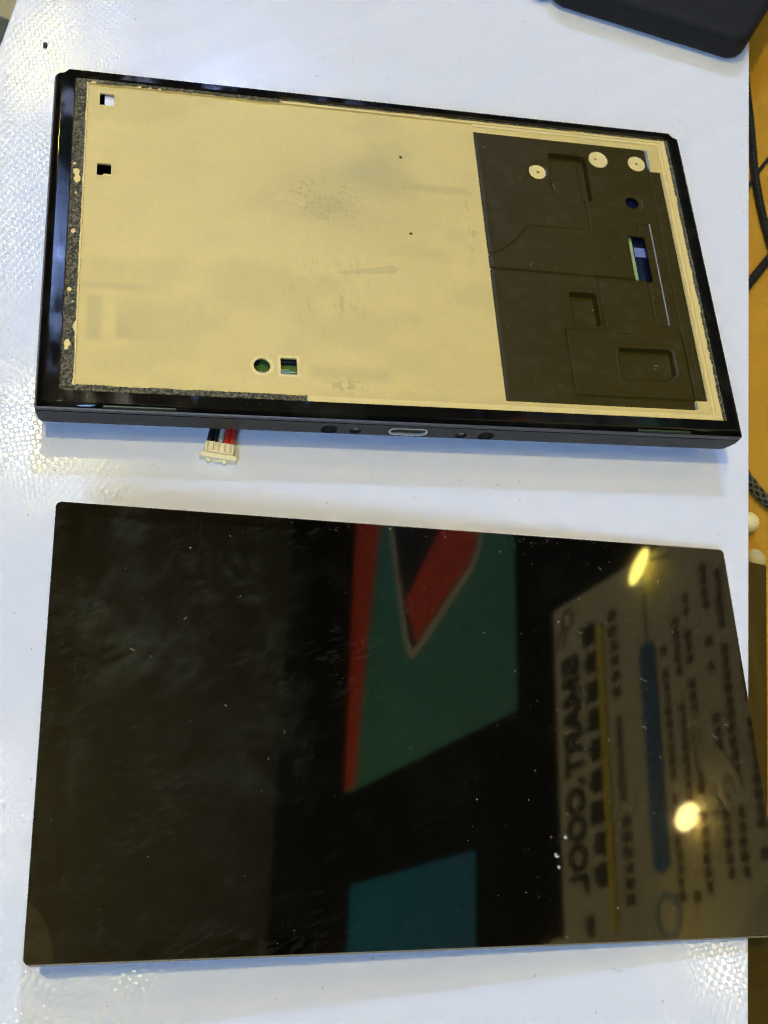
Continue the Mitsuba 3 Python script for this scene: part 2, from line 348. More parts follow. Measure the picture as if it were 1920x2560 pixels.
plain('m_wall', (0.010, 0.010, 0.007), 0.8, 0.05)
plain('m_ceiling', (0.26, 0.25, 0.155), 0.8, 0.2)
plain('m_poster', (0.48, 0.43, 0.23), 0.6, 0.3)
plain('m_teal', (0.055, 0.205, 0.13), 0.6, 0.3)
plain('m_blueteal', (0.003, 0.135, 0.23), 0.6, 0.3)
plain('m_print_red', (0.50, 0.052, 0.020), 0.6, 0.3)
plain('m_print_cream', (0.42, 0.38, 0.22), 0.6, 0.3)
plain('m_print_black', (0.02, 0.018, 0.014), 0.6, 0.3)
plain('m_print_blue', (0.02, 0.10, 0.20), 0.6, 0.3)
plain('m_print_yellow', (0.62, 0.48, 0.03), 0.6, 0.3)
plain('m_print_brown', (0.12, 0.06, 0.035), 0.6, 0.3)
plain('m_print_pale', (0.16, 0.22, 0.24), 0.6, 0.3)
plain('m_fixture', (0.10, 0.10, 0.10), 0.5)

# ---------------------------------------------------------------- the setting
def plane_mesh(x0, x1, y0, y1, z0, z1): return tri(bxm(x0, x1, y0, y1, z0, z1))
tag(obj('tabletop', plane_mesh(-900, 790, -900, 900, -55, -24), 'm_wood', xf=mm), kind='structure')
tag(obj('ceiling', plane_mesh(-2500, 2500, -2500, 2500, 2900, 2950), 'm_ceiling', xf=mm), kind='structure')

# the wall beside the bench: x = 0.8 + 0.1 y
WANG = math.atan(0.1)
WS, WN = np.array([0.1, 1.0, 0]) / math.hypot(0.1, 1), np.array([-1.0, 0.1, 0]) / math.hypot(0.1, 1)
def wal(v):     # (s along the wall towards the far side, z up, out from the wall), metres
    v = np.asarray(v, float); return np.array([0.8, 0, 0]) + v[:, :1] * WS + v[:, 1:2] * np.array([0, 0, 1.0]) + v[:, 2:] * WN
tag(obj('wall', tri(bxm(-2.3, 2.3, -0.8, 2.9, -0.06, 0)), 'm_wall', xf=wal), kind='structure')

# white sheet on a low underlay; its long edges run 11.3 degrees off the device
def mat_xf(v):
    v = np.asarray(v) * 1e-3; a = -math.radians(11.3); c, s = math.cos(a), math.sin(a)
    o = np.array([0.0966, 0.0, 0])  # where the right edge crosses y = 0
    return np.stack([o[0] + c * v[:, 0] - s * v[:, 1], s * v[:, 0] + c * v[:, 1], v[:, 2]], 1)
mt = 'white_mat'
tag(mt, 'white embossed plastic mat under the opened device and its display', 'mat')
obj('sheet', tri(rbox(-198, 0, -290, 260, -2.2, 0, 0.45, 12)), 'm_mat', mt, smooth=40, xf=mat_xf)
obj('underlay', tri(bxm(-192, -4, -284, 254, -23.95, -2.25)), 'm_underlay', mt, xf=mat_xf)

# ---------------------------------------------------------------- device body
D = 'device_body'
tag(D, 'black device body without its display, gold metal plate and black film inside', 'electronic device')
SEG = 24
def arc_pts(cx, cy, r, a0, a1, n=8): return [(cx + r * math.cos(math.radians(a0 + (a1 - a0) * i / n)), cy + r * math.sin(math.radians(a0 + (a1 - a0) * i / n))) for i in range(n + 1)]
XL, XR, YN, YF = -79.7, 78.95, -46.0, 44.15
def along_x(prof, x0, x1):      # profile (y, z) extruded along x
    return m3.Manifold.extrude(m3.CrossSection([np.array(prof)], m3.FillRule.NonZero), x1 - x0).rotate([90, 0, 90]).translate([x0, 0, 0])
def along_y(prof, y0, y1):      # profile (x, z) extruded along y
    return m3.Manifold.extrude(m3.CrossSection([np.array(prof)], m3.FillRule.NonZero), y1 - y0).rotate([90, 0, 0]).translate([0, y1, 0])
def plan(grow=0.0):
    xl, xr, yn, yf = XL - grow, XR + grow, YN - grow, YF + grow
    p = [(xl + 0.7, yn), (xr - 0.7, yn)] + arc_pts(xr - 0.7, yn + 0.7, 0.7, -90, 0, 5) + arc_pts(xr - 0.7, 41.6, 0.7, 0, 90, 6)
    p += [(xr - 1.6, 42.45), (xr - 2.3, 43.1), (xr - 2.8, 43.75)] + [(xr - 3.3, yf), (xl + 3.3, yf)] + [(xl + 2.9, 43.75), (xl + 2.5, 43.1), (xl + 1.9, 42.6)] + arc_pts(xl + 0.7, 41.75, 0.7, 90, 180, 6) + arc_pts(xl + 0.7, yn + 0.7, 0.7, 180, 270, 5)
    return Polygon(p).buffer(0)
opening = bxm(-75.2, 75.95, -42.15, 42.35, -3, 1)
OPEN = affinity.translate(sbox(-75.2, -42.15, 75.95, 42.35).buffer(-1.0).buffer(1.0), 0, 0)
near_prof = [(YF, -0.95), (YF, -0.55)] + arc_pts(YF - 0.5, -0.5, 0.5, 0, 90, 5) + arc_pts(YN + 1.9, -1.9, 1.9, 90, 152, 9) + [(YN, -0.95)]
side_prof = [(XR, -0.95)] + arc_pts(XR - 1.3, -1.3, 1.3, 16, 90, 8) + [(XL + 6.0, -0.15), (XL + 4.4, -0.115), (XL + 3.2, -0.07), (XL + 2.3, -0.03)] + arc_pts(XL + 1.7, -1.7, 1.7, 89, 155, 10) + [(XL, -0.95)]
rim = along_x(near_prof, -82, 82) ^ along_y(side_prof, -50, 50) ^ extr(plan(), -0.95, 0.2)
# long shallow slots in the near edge
slots = []
for x0, x1 in ((-66.5, -51.2), (52.5, 66.0)):
    slots.append(rbox(x0, x1, -45.75, -44.85, -1.2, 0.6, 0.42, 16))
rim = rim - extr(OPEN, -3, 1) - slots[0] - slots[1]
obj('bezel', rim, 'm_gloss', D, smooth=18, xf=dev)
for x0, x1 in ((-66.5, -51.2), (52.5, 66.0)):
    obj('slot_insert', rbox(x0 + 0.1, x1 - 0.1, -45.65, -44.95, -1.15, -0.42, 0.3, 12), 'm_insert' if 'm_insert' in scene else plain('m_insert', (0.03, 0.045, 0.025), 0.25), D, smooth=30, xf=dev)
ledge = extr(plan(0.12), -1.85, -0.97) - extr(OPEN, -3, 1)
obj('side_ledge', ledge, 'm_ledge', D, smooth=30, xf=dev)
groove = extr(plan(-0.5), -2.15, -1.86) - extr(OPEN, -3, 1)
obj('seam', groove, 'm_black', D, xf=dev)
# lower shell: flat wall, rounded under at the ends and along the near edge, hollow
sh_x = [(YF + 0.15, -2.16), (YN - 0.15, -2.16), (YN - 0.15, -6.6)] + [(YN + 0.1, -7.2), (YN + 0.8, -7.9), (YN + 3.2, -9.0), (YF - 3, -9.0), (YF + 0.15, -6.8)]
sh_y = [(XR + 0.1, -2.16), (XL - 0.1, -2.16), (XL + 0.05, -3.5), (XL + 0.6, -5.8), (XL + 1.4, -7.4), (XL + 4.0, -9.0), (XR - 5.5, -9.0), (XR - 2.6, -7.2), (XR - 1.0, -5.0), (XR - 0.1, -3.0)]
shell = along_x(sh_x[::-1], -82, 82) ^ along_y(sh_y[::-1], -50, 50) ^ extr(plan(0.15), -9.5, -2.16)
shell = shell - bxm(-73, 73.5, -42.0, 41.5, -8.2, 0) 
def ycyl(x, z, r, y0, y1, seg=40): return cyl(r, y1 - y0, seg).rotate([-90, 0, 0]).translate([x, y0, z])
ports = [ycyl(-18.4, -5.05, 1.88, -47, -43.0), ycyl(17.4, -5.15, 1.85, -47, -43.0), ycyl(-12.5, -5.2, 1.32, -47, -44.6), ycyl(11.65, -5.3, 1.3, -47, -44.6)]
usb_cut = m3.Manifold.batch_hull([ycyl(x, -4.95, 1.78, -47, -41) for x in (-3.55, 2.35)])
for q in ports + [usb_cut]: shell = shell - q
obj('side_shell', shell, 'm_shell', D, smooth=14, xf=dev)
usb = m3.Manifold.batch_hull([ycyl(x, -4.95, 1.58, -46.05, -41.5) for x in (-3.5, 2.3)]) - m3.Manifold.batch_hull([ycyl(x, -4.95, 1.22, -47, -41) for x in (-3.5, 2.3)])
u = obj('charging_port', usb, 'm_steel', D, smooth=30, xf=dev)
obj('socket', m3.Manifold.batch_hull([ycyl(x, -4.95, 1.235, -45.55, -41.6) for x in (-3.5, 2.3)]), 'm_black', u, smooth=30, xf=dev)
for x, z in ((-12.5, -5.2), (11.65, -5.3)):
    s = obj('small_socket', ycyl(x, z, 1.25, -45.75, -44.7) - ycyl(x, z + 0.25, 0.72, -47, -44.9), 'm_dark', D, smooth=30, xf=dev)
    obj('contact', m3.Manifold.batch_hull([ycyl(x - 0.35, z + 0.35, 0.25, -45.9, -44.8, 12), ycyl(x + 0.35, z + 0.35, 0.25, -45.9, -44.8, 12)]), 'm_grey', s, smooth=30, xf=dev)
for x, z in ((-18.4, -5.05), (17.4, -5.15)):
    obj('screw_hole_lining', ycyl(x, z, 1.86, -45.6, -42.5) - ycyl(x, z, 1.7, -47, -42.9), plain('m_lining', (0.10, 0.095, 0.05), 0.35, 0.5, 0.5) if 'm_lining' not in scene else 'm_lining', D, smooth=30, xf=dev)
obj('battery', bxm(-52, 44, -36, -6, -10.8, -8.25), 'm_dark', D, xf=dev)

# ledge round the opening, and the metal plate with its holes
inner = sbox(-72.15, -40.25, 73.7, 41.35)
lp = Polygon(sbox(-75.1, -42.1, 75.85, 42.3).exterior.coords, [inner.exterior.coords[::-1]])
lm = extr(lp, -2.0, -1.0)
obj('ledge', lm, 'm_cream', D, xf=dev)
# a second low step inside the right and far edges
lp2 = Polygon([(22.0, 41.33), (73.68, 41.33), (73.68, -40.2), (72.9, -40.2), (72.9, 40.55), (22.0, 40.55)])
obj('inner_step', extr(lp2, -2.0, -1.28), 'm_cream', D, xf=dev)
FILM = [(22.1, 38.8), (69.6, 38.6), (69.75, 32.0), (72.55, 32.0), (72.6, -36.7), (69.3, -36.8), (69.3, -38.9), (21.9, -38.9)]
def film_sdf0(x, y): return sd_poly(x, y, FILM)
HOLES = [(-69.45, -66.2, 35.4, 38.9), (-69.45, -66.35, 14.8, 18.15)]
SQ = (-29.05, -25.45, -34.95, -30.85)
def plate_sdf(x, y):
    d = sd_box(x, y, -72.1, 73.65, -40.2, 41.3)
    for h in HOLES + [SQ]: d = np.maximum(d, -sd_box(x, y, *h))
    for cx, cy, r in ((-33.15, -33.1, 1.84), (2.54, 28.57, 0.42), (3.35, 5.67, 0.42)): d = np.maximum(d, -sd_circ(x, y, cx, cy, r))
    return np.maximum(d, -(film_sdf0(x, y) + 0.35))
def plate_z(x, y):
    P = np.stack([x, y, 0 * x], -1)
    z = -1.5 + 0.10 * (meshkit.fbm(P * 0.05, 3, 5) - 0.5)
    for cx, cy in ((2.54, 28.57), (3.35, 5.67)): z = z - 0.12 * np.exp(-((x - cx) ** 2 + (y - cy) ** 2) / 1.0)
    for h in HOLES: z = z - 0.05 * sstep(0.75, 0.6, sd_box(x, y, *h))
    return z
pm, puv = sheet(plate_sdf, (-72.1, 73.7, -40.2, 41.3), 0.3, plate_z, -1.95)
obj('metal_plate', pm, 'm_plate', D, smooth=True, uv=puv, xf=dev)
pk = D + '__metal_plate'
ring = Polygon(Point(-33.15, -33.1).buffer(2.55, 32).exterior.coords, [Point(-33.15, -33.1).buffer(1.82, 32).exterior.coords[::-1]])
obj('hole_rim', extr(ring, -1.56, -1.40), 'm_cream', pk, smooth=25, xf=dev)
sqr = sbox(SQ[0], SQ[2], SQ[1], SQ[3])
obj('hole_rim', extr(Polygon(sqr.buffer(0.62, join_style=2).exterior.coords, [sqr.buffer(0.02, join_style=2).exterior.coords[::-1]]), -1.56, -1.41), 'm_cream', pk, xf=dev)

for x0, x1, y0, y1 in HOLES:
    q = sbox(x0, y0, x1, y1)
    obj('hole_rim', extr(Polygon(q.buffer(0.55, join_style=2).exterior.coords, [q.buffer(0.02, join_style=2).exterior.coords[::-1]]), -1.6, -1.46), 'm_plate', pk, xf=dev, uv=None)

# parts seen through the holes
pb = obj('circuit_board', bxm(-42, -16, -39.5, -27.5, -4.6, -3.8) , 'm_pcb', D, xf=dev)
obj('copper_pad', cyl(0.35, 0.1, 3).rotate([0, 0, -90]).translate([-27.2, -34.0, -3.79]), 'm_gold', pb, xf=dev)
obj('trace', trimesh.util.concatenate([tri(bxm(-29, -27.0, -32.6, -32.3, -3.79, -3.7)), tri(bxm(-27.0, -25, -33.2, -32.9, -3.79, -3.7)), tri(bxm(-36, -31, -34.6, -34.2, -3.79, -3.7))]), 'm_pcb_light', pb, xf=dev)
obj('component', trimesh.util.concatenate([tri(rbox(-34.4, -33.5, -31.6, -30.4, -3.8, -3.0, 0.1, 8)), tri(rbox(-29.2, -25, -31.3, -28.4, -3.79, -2.7, 0.2, 8))]), 'm_dark', pb, smooth=30, xf=dev)
obj('white_pad', rbox(-68.4, -65.0, 33.5, 39.5, -3.6, -2.5, 0.2, 8), 'm_white', D, smooth=30, xf=dev)
obj('white_pad', rbox(-68.3, -65.4, 13.8, 16.2, -3.2, -2.3, 0.4, 8), 'm_cream', D, smooth=30, xf=dev)
obj('slot_board', bxm(57.5, 61.15, -5, 12, -3.4, -2.8), 'm_pcb_light', D, xf=dev)
cn = obj('slot_connector', rbox(61.2, 65.6, -3.3, 10.9, -4.2, -3.0, 0.2, 8), 'm_lens', D, smooth=30, xf=dev)
obj('label', bxm(61.5, 64.5, 5.2, 8.0, -2.98, -2.9), plain('m_lav_sheen', (0.16, 0.19, 0.36), 0.4), cn, xf=dev)  # lavender plate stands in for a bluish reflection on the connector
obj('camera_lens', cyl(2.5, 0.5).translate([62.6, 20.95, -3.2]), 'm_lens', D, smooth=30, xf=dev)

# black moulded film with pockets, steps and creases
ROS = [(37.87, 27.92, 2.15), (55.26, 33.86, 2.15), (65.92, 33.75, 1.95)]
P1, P2 = (41.65, 51.55, 20.35, 34.2), (41.5, 48.05, -17.2, -8.1)
P3 = [(51.9, -23.1), (64.7, -23.0), (65.15, -23.6), (65.15, -29.5), (63.3, -31.25), (52.2, -31.25), (51.85, -30.9)]
SLOT = (59.62, 64.15, -3.1, 10.3)
BAND = [(21.0, 1.0)] + [(22.3, 1.25), (24.5, 2.1), (26.71, 3.58), (29.0, 5.5), (30.86, 7.52), (32.2, 9.2), (33.22, 10.85)] + [(59.6, 10.9), (59.6, -3.1), (21.0, -2.9)]
LOWR = [(38.7, -18.5), (69.0, -18.6), (69.0, -36.65), (39.2, -36.65), (38.7, -36.1)]
def ros_wob(x, y, cx, cy, r):
    a = np.arctan2(y - cy, x - cx); return np.hypot(x - cx, y - cy) - r * (1 + 0.035 * np.sin(3 * a + cx) + 0.03 * np.sin(7 * a + cy))
def film_sdf(x, y):
    d = film_sdf0(x, y)
    for c in ROS: d = np.maximum(d, -ros_wob(x, y, *c))
    d = np.maximum(d, -sd_circ(x, y, 62.6, 20.95, 1.8))
    return np.maximum(d, -sd_box(x, y, *SLOT, 0.5))
def film_z(x, y):
    z = np.full(x.shape, -1.30)
    inside = lambda d, w=0.16: sstep(w, -w, d)
    crease = lambda d, w=0.17, a=0.16: -a * np.exp(-(d / w) ** 2)
    db = sd_poly(x, y, BAND); z = z + 0.26 * inside(db) + crease(db + 0.05, 0.22, 0.42)
    dl = sd_poly(x, y, LOWR); z = z + 0.26 * inside(dl) + crease(dl + 0.05, 0.22, 0.42)
    du = sd_box(x, y, 49.6, 69.0, 11.0, 37.2); z = z - 0.2 * inside(du) * (db > 0) + crease(x - 49.6, 0.22, 0.5) * (y > 11.1) * (y < 20.0)
    dm = sd_box(x, y, 49.45, 69.0, -18.4, -3.1); z = z - 0.18 * inside(dm) + crease(x - 49.45, 0.22, 0.5) * (y > -18.4) * (y < -3.1)
    z = z + 0.07 * inside(np.abs(y - 30.2) - 0.1, 0.3) * (x > 52) * (x < 68)
    z = z - 0.30 * sstep(-0.15, 0.25, x - 69.0) + crease(x - 69.0, 0.22, 0.5)
    z = z + 0.12 * inside(sd_box(x, y, 69.2, 70.75, -36.5, -21.4)) + crease(sd_box(x, y, 69.2, 70.75, -36.5, -21.4), 0.12, 0.12) * (x > 69.3)
    bar = sd_box(x, y, 62.85, 66.25, -15.75, 14.5); z = z - 0.30 * inside(bar, 0.12) * (sd_box(x, y, *SLOT) > 0.05) + crease(x - 62.85, 0.22, 0.45) * (y < 14.5) * (y > -15.75)
    for c, dep, ch in ((P1, 1.6, 0.12), (P2, 1.7, 0.12)):
        d = sd_box(x, y, *c, 0.35); z = z - dep * inside(d, 0.14)
    z = z + 0.20 * np.exp(-((x - 51.85) / 0.25) ** 2) * (y > 20.4) * (y < 33.9) + 0.20 * np.exp(-((x - 48.4) / 0.25) ** 2) * (y > -17.2) * (y < -8.3)
    notch = np.exp(-(((x - 41.5) / 0.7) ** 2 + ((y - 24.6) / 1.1) ** 2)); z = z - 0.45 * notch
    d3 = sd_poly(x, y, P3); z = z - 1.5 * inside(d3, 0.14) - 0.13 * sstep(0.85, 0.25, d3) + 0.05 * np.exp(-((d3 - 0.95) / 0.25) ** 2)
    for cx, cy, r in ROS: z = z - 0.10 * sstep(0.9, 0.0, np.hypot(x - cx, y - cy) - r) + 0.03 * np.exp(-((np.hypot(x - cx, y - cy) - r - 0.9) / 0.35) ** 2)
    hr = np.hypot(x - 62.6, y - 20.95); z = z - 0.12 * sstep(2.9, 2.4, hr) + crease(hr - 2.75, 0.2, 0.08)
    ed = film_sdf0(x, y); z = z - 0.16 * sstep(-0.5, 0.0, ed) + 0.03 * np.exp(-((ed + 1.1) / 0.5) ** 2)
    P = np.stack([x, y, 0 * x], -1)
    return z + 0.035 * (meshkit.fbm(P * 0.11, 3, 9) - 0.5)
fm, fuv = sheet(film_sdf, (21.5, 73.0, -39.5, 39.5), 0.13, film_z, -1.96)
fk = obj('black_film', fm, 'm_film', D, smooth=True, uv=fuv, xf=dev)
tag(fk, 'dark brown-black moulded film with square pockets beside the gold plate')
for cx, cy, r in ROS:
    hx, hy = (0.25, -0.05) if cx < 50 else ((-0.75, 0.1) if cx < 60 else (0.0, -0.1))
    b = obj('brass_boss', cyl(r + 0.4, 0.6).translate([cx, cy, -2.0]) - cyl(0.42, 2, 16).translate([cx + hx, cy + hy, -2.5]), 'm_cream', D, smooth=30, xf=dev)
obj('bevel_glint', bxm(68.75, 69.5, 32.2, 38.3, -1.6, -1.12), 'm_grey', D, xf=dev)  # grey strip paints the light caught by the film bevel
obj('bevel_glint', bxm(68.6, 69.25, -38.7, -36.9, -1.6, -1.1), 'm_grey', D, xf=dev)  # same painted bevel highlight at the near corner
obj('pocket_sheen', bxm(66.05, 66.35, -15.7, 14.5, -1.7, -1.34), 'm_grey', D, xf=dev)  # grey strip paints the sheen of the left-facing pocket wall
obj('edge_glint', bxm(72.35, 72.5, -36.0, 31.5, -1.9, -1.48), 'm_grey', D, xf=dev)  # grey strip paints the highlight line along the film edge bevel

# torn black glue left on the ledge: ragged relief strips
def glue(bounds, torn, seed, blobs=()):
    x0, x1, y0, y1 = bounds
    def f(x, y):
        P = np.stack([x, y, 0 * x + seed], -1)
        w = (meshkit.fbm(P * 0.9, 3, seed) - 0.45) * 1.0 + (meshkit.noise(P * 0.22, seed + 3) - 0.5) * 1.0
        d = sd_box(x, y, x0, x1, y0, y1, 0.3)
        d = np.maximum(d, torn(x, y, w))
        for bx_, by_, br in blobs:
            d = np.maximum(d, br * (1 + 0.7 * (meshkit.noise(P * 1.1, 4) - 0.5)) - np.hypot(x - bx_, (y - by_) * 0.75))
        return d
    def z(x, y):
        P = np.stack([x, y, 0 * x], -1)
        return -0.72 + 0.20 * (meshkit.noise(P * 3.0, seed) - 0.5) + 0.13 * (meshkit.noise(P * 6.1, seed + 1) - 0.5)
    return sheet(f, bounds, 0.12, z, -0.99)
low = lambda y: sstep(-12, -26, y)
g, guv = glue((-75.1, -72.2, -41.2, 42.1), lambda x, y, w: x + 72.45 + np.maximum(0, w) * (0.4 + 1.1 * low(y)), 3, [(-73.9, 14.6, 0.75), (-74.4, 17, 0.4), (-73.6, 12.8, 0.8), (-73.8, 8.9, 0.3), (-73.9, -1.7, 0.55), (-74.1, -17.0, 0.5), (-73.3, -20, 0.25), (-74.0, -30.4, 0.75), (-74.2, -31.6, 0.5)])
gk = obj('glue_strip', g, 'm_glue', D, smooth=True, uv=guv, xf=dev)
g, guv = glue((-75.0, -26.8, 41.0, 42.2), lambda x, y, w: 41.25 - y + np.maximum(0, w) * 0.9, 7, [(-60.5, 41.3, 0.5), (-58, 41.35, 0.45), (-55.8, 41.3, 0.4), (-71, 41.1, 0.6)])
obj('glue_strip', g, 'm_glue', D, smooth=True, uv=guv, xf=dev)
g, guv = glue((-75.0, -23.6, -42.05, -40.2), lambda x, y, w: y + 40.35 + np.maximum(0, w) * 0.5, 11)
obj('glue_strip', g, 'm_glue', D, smooth=True, uv=guv, xf=dev)
g, guv = glue((74.75, 75.8, -41.5, 42.0), lambda x, y, w: 74.95 - x + np.maximum(0, w) * 0.8, 17)
obj('glue_strip', g, 'm_glue', D, smooth=True, uv=guv, xf=dev)
g, guv = glue((-26.5, 75.0, 41.85, 42.3), lambda x, y, w: 41.95 - y + np.maximum(0, w) * 0.4, 23)
obj('glue_strip', g, 'm_glue', D, smooth=True, uv=guv, xf=dev)

# ---------------------------------------------------------------- wires and plug
W = 'wire_plug'
tag(W, 'cream five-pin plug on black, white and red wires from under the device', 'connector')
PA = math.atan2(-1.04, 7.62)
def plug(v):
    v = np.asarray(v, float); c, s = math.cos(PA), math.sin(PA)
    return np.stack([-41.85 + c * v[:, 0] - s * v[:, 1], -49.9 + s * v[:, 0] + c * v[:, 1], v[:, 2]], 1) * 1e-3
body = rbox(-3.15, 3.15, -0.2, 2.3, 0.05, 2.6, 0.15, 12)
for i in range(5):
    x = -2.5 + i * 1.22
    body = body - rbox(x - 0.14, x + 0.14, 0.05, 2.0, 1.7, 3.0, 0.12, 8)
obj('housing', body, 'm_conn', W, smooth=25, xf=plug)
fl = rbox(-4.0, 4.0, -1.35, -0.22, 0.05, 2.25, 0.18, 12)
for i in range(5):
    x = -2.5 + i * 1.22
    fl = fl - m3.Manifold.sphere(0.3, 12).translate([x, -0.2, 2.25])
obj('flange', fl, 'm_conn', W, smooth=25, xf=plug)
for x in (-2.0, 1.6):
    obj('latch_nub', rbox(x - 0.4, x + 0.4, -2.1, -1.3, 0.5, 1.5, 0.12, 8), 'm_conn', W, smooth=25, xf=plug)
obj('latch_nub', rbox(-0.9, 1.0, -1.75, -1.32, 0.5, 1.4, 0.1, 8), 'm_conn', W, smooth=25, xf=plug)
for i, m in enumerate(('m_wire_black', 'm_wire_black', 'm_wire_white', 'm_red', 'm_red')):
    x = -2.35 + i * 1.2
    p0 = plug([[x, 2.2, 1.35]])[0] * 1e3; p1 = plug([[x, 2.9, 1.45]])[0] * 1e3
    top = [-42.9 + i * 1.2, -41.6, 2.2 + 0.08 * (i % 2)]
    k = obj('wire', tube(spline([p0, p1, [(p1[0] + top[0]) / 2 + 0.1, (p1[1] + top[1]) / 2, 1.6], top, [top[0] + 0.3, -37, 2.45], [top[0] + 0.6, -31, 1.4]], 36), 0.55, 14), m, W, smooth=True, xf=mm)
    labels[k] = {'label': ['black wire nearest the left edge', 'second black wire', 'white wire in the middle', 'red wire next to the white one', 'outer red wire'][i]}

# ---------------------------------------------------------------- display panel
S = 'display_panel'
tag(S, 'glossy black display panel detached from the device, smudged and dusty', 'display')
def rr(x, y, r): return sbox(-x, -y, x, y).buffer(-r).buffer(r, 12)
HX, HY = 74.95, 42.2
def layered(h, r):
    parts = []
    for g, z in h: parts.append((rr(HX + g, HY + g, r), z))
    n = 60
    rings = []
    for poly, z in parts:
        c = np.array(poly.exterior.coords)[:-1]; c = c if poly.exterior.is_ccw else c[::-1]
        k = np.argmin(c[:, 0] + c[:, 1] * 0.37); rings.append(np.c_[np.roll(c, -k, 0), np.full(len(c), z)])
    m = len(rings[0]); V = np.vstack(rings); F = []
    for i in range(len(rings) - 1):
        for j in range(m):
            k = (j + 1) % m
            F += [[i * m + j, i * m + k, (i + 1) * m + k], [i * m + j, (i + 1) * m + k, (i + 1) * m + j]]
    c0 = len(V); V = np.vstack([V, [[0, 0, rings[0][0, 2]], [0, 0, rings[-1][0, 2]]]])
    for j in range(m):
        k = (j + 1) % m
        F += [[c0, k, j], [c0 + 1, (len(rings) - 1) * m + j, (len(rings) - 1) * m + k]]
    return trimesh.Trimesh(V, F, process=False)
gm = layered([(0, -0.7), (0, -0.12), (-0.12, 0.0)], 1.15)
obj('cover_glass', gm, 'm_screen', S, uv=np.array(gm.vertices)[:, :2] * 1e-3, xf=pan)
obj('edge_layer', layered([(-0.05, -0.95), (-0.05, -0.72)], 1.1), 'm_edge', S, xf=pan)
obj('back_plate', layered([(-0.02, -1.45), (-0.02, -0.97)], 1.1), 'm_black', S, xf=pan)
obj('frosted_edge', rbox(-74.0, 74.0, -42.42, -42.08, -0.7, -0.02, 0.1, 8), plain('m_frost', (0.20, 0.18, 0.11), 0.4), S, smooth=30, xf=pan)
def block(v):   # folded flex cable and driver board that hold the left end up
    return np.asarray(v, float) * 1e-3
zl = lambda x: (PO + PX * ((x * 1e-3 - PO[0]) / PX[0]) - PN * 0.0016)[2] * 1e3
for x0, x1 in ((-62, -54), (-52, -44)):
    hb = min(zl(x0), zl(x1)) - 0.05
    obj('folded_flex_cable', rbox(x0, x1, -135, -88, 0.05, hb, 0.4, 8), 'm_dark', S, smooth=30, xf=block)
rng = np.random.default_rng(7)
def flakes(n, sampler, size, seed):
    r = np.random.default_rng(seed); out = []
    for _ in range(n):
        x, y, z = sampler(r); s = size * r.lognormal(-0.3, 0.55)
        k = r.integers(4, 7); a = np.sort(r.uniform(0, 2 * math.pi, k)); rad = s * r.uniform(0.5, 1.1, k); e = r.uniform(0.5, 1)
        ring = np.c_[x + rad * np.cos(a), y + rad * np.sin(a) * e, np.full(k, z)]
        V = np.vstack([ring, [[x, y, z + s * 0.5]]])
        F = [[j, (j + 1) % k, k] for j in range(k)]
        out.append(trimesh.Trimesh(V, F, process=False))
    return out
def hairs(n, sampler, length, rad, seed):
    r = np.random.default_rng(seed); out = []
    for _ in range(n):
        x, y, z = sampler(r); a = r.uniform(0, 2 * math.pi); L = length * r.lognormal(-0.2, 0.5); c = r.normal(0, 0.9)
        t = np.linspace(-0.5, 0.5, 9); ang = a + c * t
        px, py = np.cumsum(np.cos(ang)) * L / 9, np.cumsum(np.sin(ang)) * L / 9
        out.append(tube(np.c_[x + px, y + py, np.full(9, z + rad)], rad, 5))
    return out
def on_panel(r):
    return (r.uniform(-73, 73), r.uniform(-41, 41), 0.0) if r.random() < 0.55 else (r.uniform(10, 60), r.uniform(-41, 41), 0.0)
def on_far_edge(r): return r.uniform(-40, 60), 41.6 - abs(r.normal(0, 1.0)), 0.0
du = flakes(330, on_panel, 0.10, 1) + flakes(80, on_far_edge, 0.11, 2) + hairs(14, on_panel, 0.9, 0.03, 3) + hairs(7, lambda r: (r.uniform(25, 70), r.uniform(-38, 38), 0), 1.3, 0.03, 4)
du += flakes(6, lambda r: (r.uniform(22, 34), r.uniform(-30, 0), 0.0), 0.4, 8)
tag(obj('dust', trimesh.util.concatenate(du), 'm_dust', S, xf=pan), kind='stuff')
def on_film(r):
    while True:
        x, y = r.uniform(24, 68), r.uniform(-37, 36)
        if film_sdf(np.array([x]), np.array([y]))[0] < -0.4: return x, y, float(film_z(np.array([x]), np.array([y]))[0])
fd = flakes(110, on_film, 0.085, 5) + hairs(7, on_film, 0.8, 0.03, 6) + flakes(45, lambda r: (r.uniform(44, 68), r.uniform(-36, -20), -1.14), 0.075, 9)
tag(obj('dust', trimesh.util.concatenate(fd), 'm_dust', D, xf=dev), kind='stuff')
rimd = flakes(90, lambda r: (r.uniform(-74, 75), r.choice([43.0, 43.4, -43.2, -43.8]) + r.normal(0, 0.2), 0.0), 0.07, 12) + flakes(50, lambda r: (75.4 + r.normal(0, 0.25), r.uniform(-41, 41), -0.55), 0.13, 13)
tag(obj('dust', trimesh.util.concatenate(rimd), 'm_dust', D, xf=dev), kind='stuff')
def on_mat(r): return r.uniform(-100, 105), r.uniform(-165, 100), 0.0
md = flakes(150, on_mat, 0.13, 21) + hairs(38, on_mat, 1.5, 0.03, 22)
tag(obj('crumbs', trimesh.util.concatenate(md), 'm_darkdust', mt, xf=mm), kind='stuff')
tag(obj('grit', tri(rbox(-83.7, -82.7, 58.6, 59.8, 0.0, 0.9, 0.25, 10)), 'm_black', smooth=40, xf=mm), 'black grain of grit on the white mat near its top left corner', 'grit')

